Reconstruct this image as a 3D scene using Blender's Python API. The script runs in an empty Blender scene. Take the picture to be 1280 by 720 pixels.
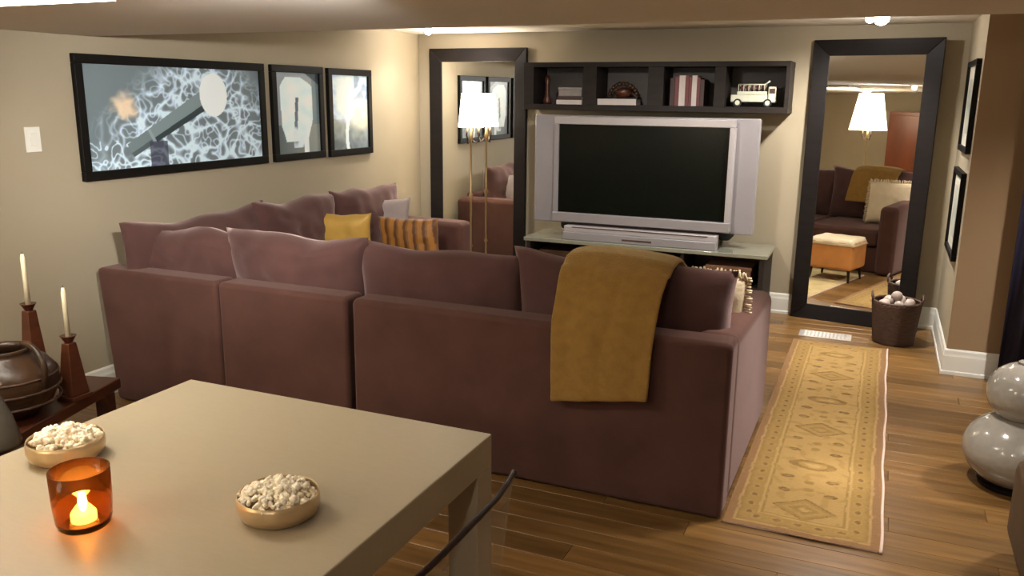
import bpy, bmesh, math, random
from mathutils import Vector, Matrix, noise
random.seed(7)
SC = bpy.context.scene
C = SC.collection
PI = math.pi

# ------------------------------------------------------------------ camera
def setup_camera():
    y, p, r = math.radians(23.36), math.radians(12.88), math.radians(.596)
    f = Vector((-math.sin(y)*math.cos(p), math.cos(y)*math.cos(p), -math.sin(p)))
    rt = Vector((math.cos(y), math.sin(y), 0)); up = rt.cross(f)
    rt2 = rt*math.cos(r) + up*math.sin(r); up2 = -rt*math.sin(r) + up*math.cos(r)
    cd = bpy.data.cameras.new('camera'); cam = bpy.data.objects.new('camera', cd); C.objects.link(cam)
    m = Matrix((rt2, up2, -f)).transposed().to_4x4(); m.translation = (0, 0, 1.7)
    cam.matrix_world = m
    cd.lens = 1053*36/1280; cd.sensor_width = 36; cd.clip_start = .05
    SC.camera = cam
setup_camera()
# ------------------------------------------------------------------ world, light, exposure
w = bpy.data.worlds.new('world'); SC.world = w; w.use_nodes = True
w.node_tree.nodes['Background'].inputs[0].default_value = (1, .86, .68, 1)
w.node_tree.nodes['Background'].inputs[1].default_value = .3
vs = SC.view_settings
vs.view_transform = 'Standard'; vs.look = 'None'; vs.gamma = 1; vs.exposure = 1.6
vs.use_curve_mapping = False
WARM = (1, .955, .90)
def lamp(kind, name, loc, power, target=None, color=WARM, radius=.04, angle=100, blend=.8):
    ld = bpy.data.lights.new(name, kind); ld.energy = power; ld.color = color
    if kind == 'AREA': ld.shape = 'DISK'; ld.size = radius
    else: ld.shadow_soft_size = radius
    if kind == 'SPOT': ld.spot_size = math.radians(angle); ld.spot_blend = blend
    o = bpy.data.objects.new(name, ld); C.objects.link(o); o.location = loc
    if target:
        o.rotation_euler = (Vector(target)-Vector(loc)).to_track_quat('-Z', 'Y').to_euler()
    return o
# ceiling downlights, some seen, some added as fill: (x, y, ceiling height, watts, cone, aim)
ZC, ZL = 2.23, 1.985
def zceil(y):
    if y >= 4.95: return ZC
    if y <= 3.4: return ZL
    return ZL + (ZC-ZL)*(y-3.4)/1.55
DOWN = [
    (-3.50, 6.32, 30, 135, (-3.62, 6.7, 0)),
    (-1.60, 4.76, 75, 115, (-1.8, 6.2, .2)),
    (-0.15, 6.11, 120, 125, (-.55, 6.75, .3)),
    (-0.05, 3.70, 140, 70, (-.12, 3.75, 0)),
    (-2.75, 1.75, 85, 150, (-3.0, 2.4, 0)),
    (-1.25, 1.65, 290, 62, (-3.95, 4.55, 1.55)),  # unseen accent spot, added to brighten the left wall pictures
    (-2.60, -.70, 60, 150, (-2.8, .4, .4)),  # from here on unseen fill downlights, added to even out the lighting
    (-0.60, -.90, 35, 150, (-1.0, .4, .4)),
    (1.30, 1.50, 40, 120, (1.2, 2.2, 0)),
    (1.30, 4.40, 120, 130, (1.2, 4.6, 0)),
]
for x, y, pw, an, tg in DOWN:
    lamp('SPOT', 'downlight_lamp', (x, y, zceil(y)-.02), pw, tg, angle=an, radius=.05, color=(1, .98, .97) if an == 62 else WARM)

for x, y, pw in ((-3.45, 6.40, 3), (-.15, 6.11, 11), (-1.60, 4.76, 5)):   # the bulbs sit slightly proud and graze the ceiling
    lamp('POINT', 'downlight_spill', (x, y, zceil(y)-.045), pw, radius=.02)

# ------------------------------------------------------------------ materials
def mat(name, col, rough=.6, metal=0, spec=.5, sheen=0, sheencol=None, coat=0, trans=0, ior=1.45, emit=None, estr=0, noise_amt=0, noise_scale=8, bump=0, bump_scale=60, col2=None, stretch=(1,1,1), coords='Object', obj_random=0, alpha=1):
    m = bpy.data.materials.new(name); m.use_nodes = True
    nt = m.node_tree; b = nt.nodes['Principled BSDF']
    b.inputs['Base Color'].default_value = (*col, 1)
    b.inputs['Roughness'].default_value = rough; b.inputs['Metallic'].default_value = metal
    b.inputs['Specular IOR Level'].default_value = spec; b.inputs['IOR'].default_value = ior
    b.inputs['Transmission Weight'].default_value = trans
    b.inputs['Alpha'].default_value = alpha
    b.inputs['Coat Weight'].default_value = coat
    if sheen:
        b.inputs['Sheen Weight'].default_value = sheen; b.inputs['Sheen Roughness'].default_value = .45
        b.inputs['Sheen Tint'].default_value = (*(sheencol or (1,1,1)), 1)
    if emit:
        b.inputs['Emission Color'].default_value = (*emit, 1); b.inputs['Emission Strength'].default_value = estr
    if noise_amt or bump or col2:
        tc = nt.nodes.new('ShaderNodeTexCoord'); mp = nt.nodes.new('ShaderNodeMapping')
        mp.inputs['Scale'].default_value = stretch
        nt.links.new(tc.outputs[coords], mp.inputs[0])
    if noise_amt or col2:
        n = nt.nodes.new('ShaderNodeTexNoise'); n.inputs['Scale'].default_value = noise_scale; n.inputs['Detail'].default_value = 5
        nt.links.new(mp.outputs[0], n.inputs['Vector'])
        mx = nt.nodes.new('ShaderNodeMix'); mx.data_type = 'RGBA'
        c2 = col2 or tuple(max(0, c*(1-noise_amt)) for c in col)
        mx.inputs[6].default_value = (*col, 1); mx.inputs[7].default_value = (*c2, 1)
        cr = nt.nodes.new('ShaderNodeValToRGB'); cr.color_ramp.elements[0].position = .35; cr.color_ramp.elements[1].position = .68
        nt.links.new(n.outputs['Fac'], cr.inputs[0]); nt.links.new(cr.outputs[0], mx.inputs[0])
        out = mx.outputs[2]
        if obj_random:
            oi = nt.nodes.new('ShaderNodeObjectInfo'); mr = nt.nodes.new('ShaderNodeMapRange')
            mr.inputs[3].default_value = 1-obj_random; mr.inputs[4].default_value = 1+obj_random
            nt.links.new(oi.outputs['Random'], mr.inputs[0])
            hs = nt.nodes.new('ShaderNodeHueSaturation')
            nt.links.new(mr.outputs[0], hs.inputs['Value']); nt.links.new(out, hs.inputs['Color']); out = hs.outputs[0]
        nt.links.new(out, b.inputs['Base Color'])
    if bump:
        n2 = nt.nodes.new('ShaderNodeTexNoise'); n2.inputs['Scale'].default_value = bump_scale; n2.inputs['Detail'].default_value = 4
        nt.links.new(mp.outputs[0], n2.inputs['Vector'])
        bp = nt.nodes.new('ShaderNodeBump'); bp.inputs['Strength'].default_value = bump; bp.inputs['Distance'].default_value = .01
        nt.links.new(n2.outputs['Fac'], bp.inputs['Height']); nt.links.new(bp.outputs[0], b.inputs['Normal'])
    return m
def vcol_mat(name, rough=.5, bump=0, sheen=0, coat=0, spec=.5):
    m = mat(name, (.5,.5,.5), rough, bump=bump, bump_scale=180, sheen=sheen, coat=coat, spec=spec)
    nt = m.node_tree; a = nt.nodes.new('ShaderNodeVertexColor'); a.layer_name = 'col'
    nt.links.new(a.outputs[0], nt.nodes['Principled BSDF'].inputs['Base Color'])
    return m
M = {}
M['wall'] = mat('wall_paint', (.365,.305,.210), .75, spec=.25, noise_amt=.05, noise_scale=1.5, bump=.03, bump_scale=150)
M['brownwall'] = mat('brown_wall_paint', (.29,.19,.105), .8, spec=.2, noise_amt=.05, noise_scale=2, bump=.03, bump_scale=150)
M['ceil'] = mat('ceiling_paint', (.70,.64,.56), .85, spec=.2, noise_amt=.04, noise_scale=1)
M['white'] = mat('white_trim_paint', (.72,.70,.62), .4, noise_amt=.04, noise_scale=4)
M['wood'] = mat('oak_plank', (.190,.098,.029), .30, spec=.45, col2=(.100,.048,.013), noise_scale=3.2, stretch=(.6,9,9), bump=.06, bump_scale=20, obj_random=.3)
M['woodslab'] = mat('subfloor', (.05,.025,.01), .8, noise_amt=.2)
VEL = (.086,.038,.028)
M['velvet'] = mat('plum_velvet', VEL, .85, spec=.15, sheen=.22, sheencol=(.85,.62,.58), noise_amt=.22, noise_scale=5, bump=.12, bump_scale=220)
M['velvet2'] = mat('plum_velvet_cushion', (.086,.040,.034), .85, spec=.15, sheen=.42, sheencol=(.95,.7,.65), noise_amt=.2, noise_scale=6, bump=.15, bump_scale=160)
M['blackwood'] = mat('espresso_wood', (.010,.007,.006), .5, spec=.2, noise_amt=.3, noise_scale=4, stretch=(1,1,8), bump=.03)
M['shelfwood'] = mat('dark_shelf_laminate', (.022,.016,.013), .55, spec=.25, noise_amt=.3, noise_scale=4, stretch=(1,6,6), bump=.02)
M['shelfback'] = mat('charcoal_shelf_back', (.10,.085,.075), .6, noise_amt=.15)
M['frame'] = mat('black_picture_frame', (.006,.005,.004), .5, spec=.15, noise_amt=.2)
M['mirror'] = mat('mirror_glass', (.93,.93,.90), .01, metal=1)
M['silver'] = mat('silver_plastic', (.32,.30,.31), .35, metal=.35, noise_amt=.04)
M['silver2'] = mat('pale_silver_plastic', (.44,.41,.41), .3, metal=.25, noise_amt=.04)
M['screen'] = mat('television_screen', (.005,.006,.004), .2, spec=.22, noise_amt=.1)
M['gap'] = mat('dark_recess', (.06,.03,.025), .6, noise_amt=.1)
M['glasstop'] = mat('grey_glass_top', (.22,.22,.17), .12, spec=.8, coat=.5, noise_amt=.05)
M['table'] = mat('linen_finish_table', (.345,.283,.190), .4, spec=.4, noise_amt=.04, noise_scale=30, bump=.015, bump_scale=200, stretch=(1,6,1))
M['throw'] = mat('camel_wool', (.28,.152,.036), .95, spec=.1, sheen=.6, sheencol=(1,.8,.45), noise_amt=.15, noise_scale=25, bump=.5, bump_scale=160)
M['yellow'] = mat('mustard_silk', (.50,.29,.055), .5, sheen=.3, sheencol=(1,.8,.4), noise_amt=.12, bump=.1)
M['grey'] = mat('grey_linen', (.30,.24,.22), .8, noise_amt=.1, bump=.2)
M['cream'] = mat('cream_fringe_fabric', (.72,.58,.38), .8, noise_amt=.15, bump=.4)
M['shade'] = mat('lamp_shade_fabric', (.9,.8,.6), .8, emit=(1,.86,.62), estr=3.2, bump=.05)
M['iron'] = mat('aged_bronze_metal', (.07,.05,.035), .3, metal=.8, noise_amt=.3)
M['brass'] = mat('brass_metal', (.5,.36,.18), .28, metal=.9, noise_amt=.1)
M['chrome'] = mat('chrome_metal', (.7,.68,.65), .15, metal=1)
M['spot'] = mat('lit_bulb', (1,1,1), .5, emit=(1,.93,.84), estr=30)
M['bowl'] = mat('champagne_metal_bowl', (.60,.44,.25), .33, metal=.55, noise_amt=.12, noise_scale=30)
M['popcorn'] = mat('popcorn', (.95,.88,.74), .8, col2=(.84,.72,.50), noise_scale=60, bump=.3, bump_scale=120)
M['amber'] = mat('amber_glass', (.50,.20,.035), .05, trans=.92, ior=1.2)
M['wax'] = mat('candle_wax', (.85,.78,.55), .5, bump=.02)
M['waxlit'] = mat('glowing_wax', (.95,.7,.3), .5, emit=(1,.75,.42), estr=7)
M['flame'] = mat('candle_flame', (1,.7,.3), .5, emit=(1,.82,.48), estr=30)
M['redwood'] = mat('red_brown_wood', (.085,.024,.010), .35, noise_amt=.4, noise_scale=5, stretch=(1,1,6), bump=.05)
M['darkwood'] = mat('dark_carved_wood', (.028,.015,.009), .35, col2=(.075,.034,.014), noise_scale=6, bump=.2, bump_scale=30)
M['pot'] = mat('grey_glaze', (.13,.115,.09), .3, noise_amt=.4, noise_scale=7, bump=.05)
M['ceramic'] = mat('grey_white_glaze', (.31,.28,.235), .14, coat=.5, noise_amt=.1, noise_scale=40, bump=.05, bump_scale=60)
M['wicker'] = mat('brown_wicker', (.085,.04,.022), .6, col2=(.04,.018,.01), noise_scale=20, stretch=(1,1,5), bump=.6, bump_scale=50)
M['shell'] = mat('pale_shell', (.5,.4,.34), .5, noise_amt=.3, noise_scale=20, bump=.2)
M['navy'] = mat('navy_drape', (.016,.013,.035), .8, noise_amt=.2, bump=.1)
M['suede'] = mat('brown_suede', (.10,.055,.022), .8, noise_amt=.25, bump=.2)
M['acrylic'] = mat('clear_acrylic', (.50,.42,.30), .15, alpha=.22)
M['darkmetal'] = mat('dark_bronze_tube', (.035,.018,.012), .3, metal=.6, noise_amt=.2)
M['mat'] = mat('picture_mount', (.55,.52,.44), .6, noise_amt=.03)
M['print'] = mat('faded_print', (.33,.35,.30), .6, col2=(.5,.48,.38), noise_scale=5)
M['bookred'] = mat('burgundy_cover', (.17,.05,.05), .6, noise_amt=.1)
M['bookwhite'] = mat('cream_cover', (.62,.56,.52), .6, noise_amt=.08)
M['bookdark'] = mat('dark_cover', (.06,.035,.03), .6, noise_amt=.1)
M['toy'] = mat('cream_enamel', (.62,.62,.48), .4, noise_amt=.12, noise_scale=20)
M['greymount'] = mat('grey_card', (.30,.27,.25), .6, noise_amt=.2)
M['rubber'] = mat('black_rubber', (.02,.02,.02), .7, noise_amt=.1)
M['cabinet'] = mat('cherry_cabinet_wood', (.20,.055,.018), .3, col2=(.12,.03,.01), noise_scale=3, stretch=(1,1,.2), bump=.03)
M['orange'] = mat('orange_leather', (.50,.20,.05), .45, noise_amt=.2, bump=.1)
M['photo'] = vcol_mat('photographic_print', .35, spec=.4)
M['rug'] = vcol_mat('wool_rug_pile', .95, bump=.5, sheen=.1, spec=.1)
M['stripe'] = vcol_mat('striped_silk', .55, bump=.1, sheen=.2)
M['edge'] = mat('pink_rug_binding', (.62,.45,.36), .9, noise_amt=.2)

# ------------------------------------------------------------------ helpers
def obj(name, bm, m, parent=None, smooth=False, loc=None, bevel=0, subsurf=0, kind=None, autosmooth=None):
    me = bpy.data.meshes.new(name)
    bmesh.ops.recalc_face_normals(bm, faces=bm.faces[:])
    bm.to_mesh(me); bm.free()
    ms = m if isinstance(m, (list, tuple)) else [m]
    for x in ms: me.materials.append(x)
    if smooth:
        for p in me.polygons: p.use_smooth = True
    o = bpy.data.objects.new(name, me); C.objects.link(o)
    if parent: o.parent = parent
    if loc: o.location = loc
    if bevel:
        md = o.modifiers.new('bevel', 'BEVEL'); md.width = bevel; md.segments = 3; md.limit_method = 'ANGLE'
        for p in me.polygons: p.use_smooth = True
        md.harden_normals = True
    if subsurf:
        md = o.modifiers.new('sub', 'SUBSURF'); md.levels = subsurf; md.render_levels = subsurf
    if kind: o['kind'] = kind
    return o
def thing(name, label, cat, loc=(0,0,0), rz=0, group=None):
    o = bpy.data.objects.new(name, None); C.objects.link(o); o.empty_display_size = .1
    o.location = loc; o.rotation_euler = (0, 0, rz); o['label'] = label; o['category'] = cat
    if group: o['group'] = group
    return o
def tag(o, label, cat, group=None):
    o['label'] = label; o['category'] = cat
    if group: o['group'] = group
    return o
def bx(bm, x0, x1, y0, y1, z0, z1, mi=0, rot=None):
    vs = [bm.verts.new((x, y, z)) for x in (x0, x1) for y in (y0, y1) for z in (z0, z1)]
    if rot: 
        for v in vs: v.co = rot @ v.co
    q = [(0,1,3,2),(4,6,7,5),(0,4,5,1),(2,3,7,6),(0,2,6,4),(1,5,7,3)]
    fs = []
    for a in q:
        f = bm.faces.new([vs[i] for i in a]); f.material_index = mi; fs.append(f)
    return vs
def box(name, x0, x1, y0, y1, z0, z1, m, parent=None, bevel=0, **k):
    bm = bmesh.new(); bx(bm, x0, x1, y0, y1, z0, z1)
    return obj(name, bm, m, parent, bevel=bevel, **k)
def lathe(bm, prof, n=40, cx=0, cy=0, cz=0, sq=1):
    rings = []
    for r, z in prof:
        if r < 1e-5: rings.append([bm.verts.new((cx, cy, cz+z))])
        else: rings.append([bm.verts.new((cx+r*math.cos(2*PI*i/n), cy+r*sq*math.sin(2*PI*i/n), cz+z)) for i in range(n)])
    for a, b in zip(rings, rings[1:]):
        for i in range(n):
            j = (i+1) % n
            if len(a) == 1 and len(b) == 1: continue
            if len(a) == 1: bm.faces.new((a[0], b[i], b[j]))
            elif len(b) == 1: bm.faces.new((a[i], a[j], b[0]))
            else: bm.faces.new((a[i], a[j], b[j], b[i]))
def tube(bm, pts, r, n=10, cap=True):
    pts = [Vector(p) for p in pts]; rings = []
    for i, p in enumerate(pts):
        d = (pts[min(i+1, len(pts)-1)]-pts[max(i-1, 0)]).normalized()
        a = d.orthogonal().normalized() if i == 0 else (a0 - d*a0.dot(d)).normalized()
        a0 = a; b = d.cross(a); rr = r[i] if isinstance(r, (list, tuple)) else r
        rings.append([bm.verts.new(p + a*rr*math.cos(2*PI*k/n) + b*rr*math.sin(2*PI*k/n)) for k in range(n)])
    for A, B in zip(rings, rings[1:]):
        for k in range(n): bm.faces.new((A[k], A[(k+1)%n], B[(k+1)%n], B[k]))
    if cap: bm.faces.new(rings[0]); bm.faces.new(rings[-1])
def blob(bm, c, r, s=(1,1,1), sub=2, seed=0, amp=0):
    res = bmesh.ops.create_icosphere(bm, subdivisions=sub, radius=r)
    for v in res['verts']:
        k = 1 + amp*noise.noise(v.co/r*1.3 + Vector((seed*3.1, seed*1.7, 0)))
        v.co = Vector((v.co.x*s[0]*k, v.co.y*s[1]*k, v.co.z*s[2]*k)) + Vector(c)
def cushion_bm(w, h, t, pinch=.08, seed=0, wr=.012, nx=30, nz=22, fat=.42, slump=0):
    """pillow standing in the XZ plane, base at z=0, thickness along Y"""
    bm = bmesh.new(); grids = []
    for s in (1, -1):
        g = []
        for j in range(nz+1):
            row = []
            for i in range(nx+1):
                u = -1+2*i/nx; v = -1+2*j/nz
                edge = (i in (0, nx)) or (j in (0, nz))
                if s == -1 and edge: row.append(grids[0][j][i]); continue
                x = w/2*u*(1-pinch*(1-v*v)); z = h/2*v*(1-pinch*(1-u*u)*1.1)
                th = t/2*(max(0, (1-abs(u)**2.6)*(1-abs(v)**2.6)))**fat
                nn = noise.noise(Vector((u*1.7+seed*5.3, v*1.7, s*2+seed)))
                n2 = noise.noise(Vector((u*4+seed*2.3, v*4, s*4+seed)))
                d = th*s*(1+.12*nn) + wr*n2*s*(1-abs(u)**6)*(1-abs(v)**6)
                zz = z + h/2 + wr*2.0*noise.noise(Vector((u*1.6+seed, v+seed*3, 1)))*(v+1)/2 - slump*(1-u*u)*(v+1)/2
                row.append(bm.verts.new((x, d, zz)))
            g.append(row)
        grids.append(g)
        for j in range(nz):
            for i in range(nx):
                q = (g[j][i], g[j][i+1], g[j+1][i+1], g[j+1][i])
                bm.faces.new(q if s == 1 else q[::-1])
    return bm
def place(o, loc, rz=0, rx=0, ry=0):
    o.location = loc; o.rotation_euler = (rx, ry, rz); return o

# ================================================================== SETTING
XL, YB = -3.95, 6.95
XR, YR = 2.3, -2.0
def struct(o): o['kind'] = 'structure'; return o
fl = struct(box('floor', XL, XR, YR, YB, -.08, -.012, M['woodslab']))
# planks, one object each, rows along X
plank_meshes = {}
def plank(L, wdt):
    key = (round(L, 3), round(wdt, 3))
    if key not in plank_meshes:
        bm = bmesh.new(); c = .0012; hw, hl = wdt/2-.0008, L/2-.0008
        lo = [bm.verts.new((sx*hl, sy*hw, -.012)) for sx, sy in ((-1,-1),(1,-1),(1,1),(-1,1))]
        mi = [bm.verts.new((sx*hl, sy*hw, -c)) for sx, sy in ((-1,-1),(1,-1),(1,1),(-1,1))]
        hi = [bm.verts.new((sx*(hl-c), sy*(hw-c), 0)) for sx, sy in ((-1,-1),(1,-1),(1,1),(-1,1))]
        for A, B in ((lo, mi), (mi, hi)):
            for k in range(4): bm.faces.new((A[k], A[(k+1)%4], B[(k+1)%4], B[k]))
        bm.faces.new(hi); bm.faces.new(lo[::-1])
        me = bpy.data.meshes.new('plank'); bm.to_mesh(me); bm.free(); me.materials.append(M['wood']); plank_meshes[key] = me
    return plank_meshes[key]
PW = .125; y = YB; row = 0
while y - PW > 1.55:
    x = XL; first = [.5, 1.0, .25, .75][row % 4]*1.5
    while x < XR-.01:
        L = first if x == XL else 1.5
        L = min(L, XR-x)
        o = bpy.data.objects.new('plank', plank(L, PW)); C.objects.link(o); o.parent = fl
        o.location = (x+L/2, y-PW/2, 0); x += L
    y -= PW; row += 1
bm = bmesh.new()
while y > YR+.01:
    x = XL+[.5, 1.0, .25, .75][row % 4]*1.5; xs = [XL]
    while x < XR: xs.append(x); x += 1.5
    xs.append(XR)
    for a, b in zip(xs, xs[1:]): bx(bm, a+.001, b-.001, max(YR, y-PW)+.001, y-.001, -.012, 0)
    y -= PW; row += 1
obj('plank_rows', bm, M['wood'], fl, kind='stuff')
# ceiling: low soffit near the camera rising to the full height
bm = bmesh.new()
prof = [(YR, ZL), (3.4, ZL), (3.75, ZL+.035), (4.6, ZC-.035), (4.95, ZC), (YB, ZC)]
lo = [(bm.verts.new((XL, y, z)), bm.verts.new((XR, y, z))) for y, z in prof]
hi = [(bm.verts.new((XL, y, 2.45)), bm.verts.new((XR, y, 2.45))) for y, z in prof]
for i in range(len(prof)-1):
    bm.faces.new((lo[i][0], lo[i][1], lo[i+1][1], lo[i+1][0])); bm.faces.new((hi[i][0], hi[i+1][0], hi[i+1][1], hi[i][1]))
    for s in (0, 1): bm.faces.new((lo[i][s], lo[i+1][s], hi[i+1][s], hi[i][s]))
bm.faces.new((lo[0][0], lo[0][1], hi[0][1], hi[0][0])); bm.faces.new((lo[-1][0], lo[-1][1], hi[-1][1], hi[-1][0]))
struct(obj('ceiling', bm, M['ceil']))
struct(box('wall_left', XL-.12, XL, YR-.12, YB+.12, -.08, 2.45, M['wall']))
struct(box('wall_back', XL, XR, YB, YB+.12, -.08, 2.45, M['wall']))
struct(box('wall_right', XR, XR+.12, YR-.12, YB+.12, -.08, 2.45, M['wall']))
struct(box('wall_rear', XL, XR, YR-.12, YR, -.08, 2.45, M['wall']))
bm = bmesh.new(); bx(bm, .50, 1.30, 5.80, YB, 0, ZC)
for f in bm.faces:
    if f.calc_center_median().y < 5.81: f.material_index = 1
struct(obj('wall_return', bm, [M['wall'], M['brownwall']]))
def baseboard(name, path, h=.165, t=.016):
    """extruded moulded skirting along an XY path; room side on the right of the path"""
    bm = bmesh.new(); prof = [(0,0),(t+.006,0),(t+.006,.02),(t,.026),(t,h-.045),(t-.004,h-.03),(t-.006,h-.01),(.004,h),(0,h)]
    P = [Vector(p) for p in path]; rings = []
    for i, p in enumerate(P):
        ds = []
        if i > 0: ds.append((P[i]-P[i-1]).normalized())
        if i < len(P)-1: ds.append((P[i+1]-P[i]).normalized())
        ns = [Vector((d.y, -d.x)) for d in ds]; n = sum(ns, Vector((0,0)))
        n = n/(n.length**2)*len(ns) if len(ns) == 2 else n
        if len(ns) == 2: n = (ns[0]+ns[1]); n = n*(2/(n.length**2))
        rings.append([bm.verts.new((p.x+n.x*a, p.y+n.y*a, b)) for a, b in prof])
    for A, B in zip(rings, rings[1:]):
        for k in range(len(prof)): bm.faces.new((A[k], A[(k+1)%len(prof)], B[(k+1)%len(prof)], B[k]))
    bm.faces.new(rings[0]); bm.faces.new(rings[-1])
    return struct(obj(name, bm, M['white']))
baseboard('baseboard_left', [(XL, YR), (XL, YB)])
baseboard('baseboard_back', [(XL+.03, YB), (.497, YB)])
baseboard('baseboard_return', [(.50, YB-.03), (.50, 5.80), (1.25, 5.80)])
# ------------------------------------------------------------------ downlights in the ceiling
def downlight(x, y, label, cat='ceiling light'):
    z = zceil(y); t = thing('recessed_downlight', label, cat, (x, y, z))
    tilt = math.atan2(ZC-ZL, 1.55) if 3.4 < y < 4.95 else 0
    t.rotation_euler = (tilt, 0, 0)
    bm = bmesh.new(); lathe(bm, [(.034,-.001),(.036,-.008),(.05,-.006),(.054,-.0005)], 28)
    obj('trim_ring', bm, M['white'], t, True)
    bm = bmesh.new(); lathe(bm, [(0,-.0045),(.018,-.0045),(.034,-.002)], 28)
    blob(bm, (0, 0, -.024), .030, sub=2)
    obj('bulb', bm, M['spot'], t, True)
LBL = ['small lit recessed downlight above the left standing mirror', 'small lit recessed downlight at the top edge, centre of the ceiling',
       'lit recessed downlight above the right standing mirror', 'recessed downlight above the patterned runner rug',
       'recessed downlight in the low ceiling above the candlesticks', 'added unseen accent spot above the dining table, lighting the left wall',
       'added unseen fill light behind the camera by the left wall', 'added unseen fill light behind the camera near the room middle',
       'added unseen fill light near the camera by the right wall', 'added unseen fill light above the brown ottoman side of the room']
for (x, y, *_), lb in zip(DOWN, LBL): downlight(x, y, lb)
# ------------------------------------------------------------------ ceiling strip at the upper left
t = thing('ceiling_light_panel', 'long bright white ceiling light at the upper left corner', 'ceiling light', (-2.62, 1.62, ZL))
box('housing', -.62, .62, -.26, .26, -.03, 0, M['white'], t, bevel=.006)
box('diffuser', -.59, .59, -.23, .23, -.036, -.0295, mat('lit_diffuser', (1,1,1), .5, emit=(1,.93,.78), estr=5), t)

# ================================================================== SOFA
ZS = .755
def cush(parent, loc, rz, w, h, t, seed, rx=0, name='back_cushion', m=None, **k):
    o = obj(name, cushion_bm(w, h, t, seed=seed, **k), m or M['velvet2'], parent, True)
    return place(o, loc, rz, rx)
def panel(name, parent, x0, x1, y0, y1, z0, z1, bevel=.035):
    return box(name, x0, x1, y0, y1, z0, z1, M['velvet'], parent, bevel=bevel)
def feet(parent, pts):
    for x, y in pts:
        bm = bmesh.new(); lathe(bm, [(0,0),(.018,0),(.026,.045),(0,.045)], 12, x, y, 0)
        obj('foot', bm, M['blackwood'], parent)
# corner section against the left wall
s1 = thing('sofa_section', 'plum velvet corner section of the sectional sofa, by the candlesticks', 'sofa', group='sections of the plum sectional sofa')
# slightly flared outer back, narrower at the floor
bm = bmesh.new()
vs = bx(bm, -3.90, -3.058, 3.25, 3.41, .002, ZS)
for v in vs:
    if v.co.x < -3.8 and v.co.z < .1: v.co.x += .07
obj('back', bm, M['velvet'], s1, bevel=.028)
panel('side_back', s1, -3.90, -3.76, 3.412, 4.43, .002, .72)
panel('base', s1, -3.758, -3.06, 3.412, 4.43, .002, .27, .02)
panel('seat_cushion', s1, -3.755, -3.06, 3.415, 4.43, .272, .45, .05)
cush(s1, (-3.49, 3.585, .452), .03, .86, .52, .26, 1, rx=.17, slump=-.02, wr=.02)
cush(s1, (-3.70, 3.84, .452), PI/2, 1.16, .545, .20, 2, pinch=.05, rx=.0, wr=.018)
# armless section
s2 = thing('sofa_section', 'plum velvet armless middle section of the sectional sofa', 'sofa', group='sections of the plum sectional sofa')
panel('back', s2, -3.048, -2.262, 3.25, 3.41, .002, ZS, .028)
panel('base', s2, -3.048, -2.262, 3.412, 4.43, .002, .27, .02)
panel('seat_cushion', s2, -3.046, -2.264, 3.415, 4.43, .272, .45, .05)
cush(s2, (-2.73, 3.585, .452), -.03, .92, .56, .27, 3, rx=.17, wr=.02)
# right loveseat with arm
s3 = thing('sofa_section', 'long plum velvet sofa section with right arm, under the camel throw', 'sofa', group='sections of the plum sectional sofa')
panel('back', s3, -2.235, -.458, 3.25, 3.41, .002, ZS, .028)
panel('base', s3, -2.235, -.645, 3.412, 4.45, .002, .27, .02)
panel('seat_cushion', s3, -2.232, -1.45, 3.415, 4.50, .272, .45, .05)
panel('seat_cushion', s3, -1.446, -.65, 3.415, 4.50, .272, .45, .05)
bm = bmesh.new()   # arm: full depth, its top falling slightly to the front
vs = bx(bm, -.64, -.458, 3.39, 4.58, .002, ZS)
for v in vs:
    if v.co.y > 4.4 and v.co.z > .5: v.co.z = .70
bmesh.ops.bisect_plane(bm, geom=bm.verts[:]+bm.edges[:]+bm.faces[:], plane_co=(0,3.9,0), plane_no=(0,1,0))
obj('arm', bm, M['velvet'], s3, bevel=.05)
cush(s3, (-1.90, 3.58, .452), .0, .92, .535, .25, 5, pinch=.04, rx=.12, wr=.01)
cush(s3, (-1.00, 3.58, .452), -.02, 1.02, .56, .27, 6, pinch=.05, rx=.12, wr=.016)
# left-wall section with far arm
s4 = thing('sofa_section', 'plum velvet sofa section along the left wall with far arm, below the small pictures', 'sofa', group='sections of the plum sectional sofa')
panel('back', s4, -3.90, -3.76, 4.44, 6.02, .002, .72)
panel('base', s4, -3.758, -3.06, 4.44, 6.02, .002, .27, .02)
panel('seat_cushion', s4, -3.755, -3.03, 4.445, 5.225, .272, .45, .05)
panel('seat_cushion', s4, -3.755, -3.03, 5.23, 6.02, .272, .45, .05)
panel('arm', s4, -3.90, -3.06, 6.025, 6.24, .002, .69, .05)
cush(s4, (-3.66, 4.70, .452), PI/2, .88, .56, .24, 8, rx=0, wr=.02)
cush(s4, (-3.66, 5.56, .452), PI/2, .94, .55, .24, 9, rx=0, wr=.02)
# ---- loose pillows
t = tag(obj('throw_pillow', cushion_bm(.52, .45, .16, .13, 11, .01), M['yellow'], None, True), 'mustard yellow silk throw pillow leaning on the left-wall cushions', 'pillow', None)
place(t, (-3.49, 5.02, .455), .15, .20)
t = tag(obj('throw_pillow', cushion_bm(.56, .46, .15, .10, 12, .01), M['grey'], None, True), 'grey linen throw pillow behind the yellow ones near the far arm', 'pillow')
place(t, (-3.62, 5.72, .455), .12, .1)
bm = cushion_bm(.48, .40, .14, .07, 13, .008, nx=60)
cl = bm.loops.layers.color.new('col')
for f in bm.faces:
    for l in f.loops:
        u = l.vert.co.x/.48+.5+l.vert.co.z*.22
        s = (u*6.5) % 1
        l[cl] = (.58,.38,.15,1) if s < .5 else ((.33,.19,.07,1) if s < .8 else (.46,.30,.10,1))
t = tag(obj('throw_pillow', bm, M['stripe'], None, True), 'gold and brown striped throw pillow near the far arm', 'pillow')
place(t, (-3.04, 5.20, .455), .05, .12)
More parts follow.
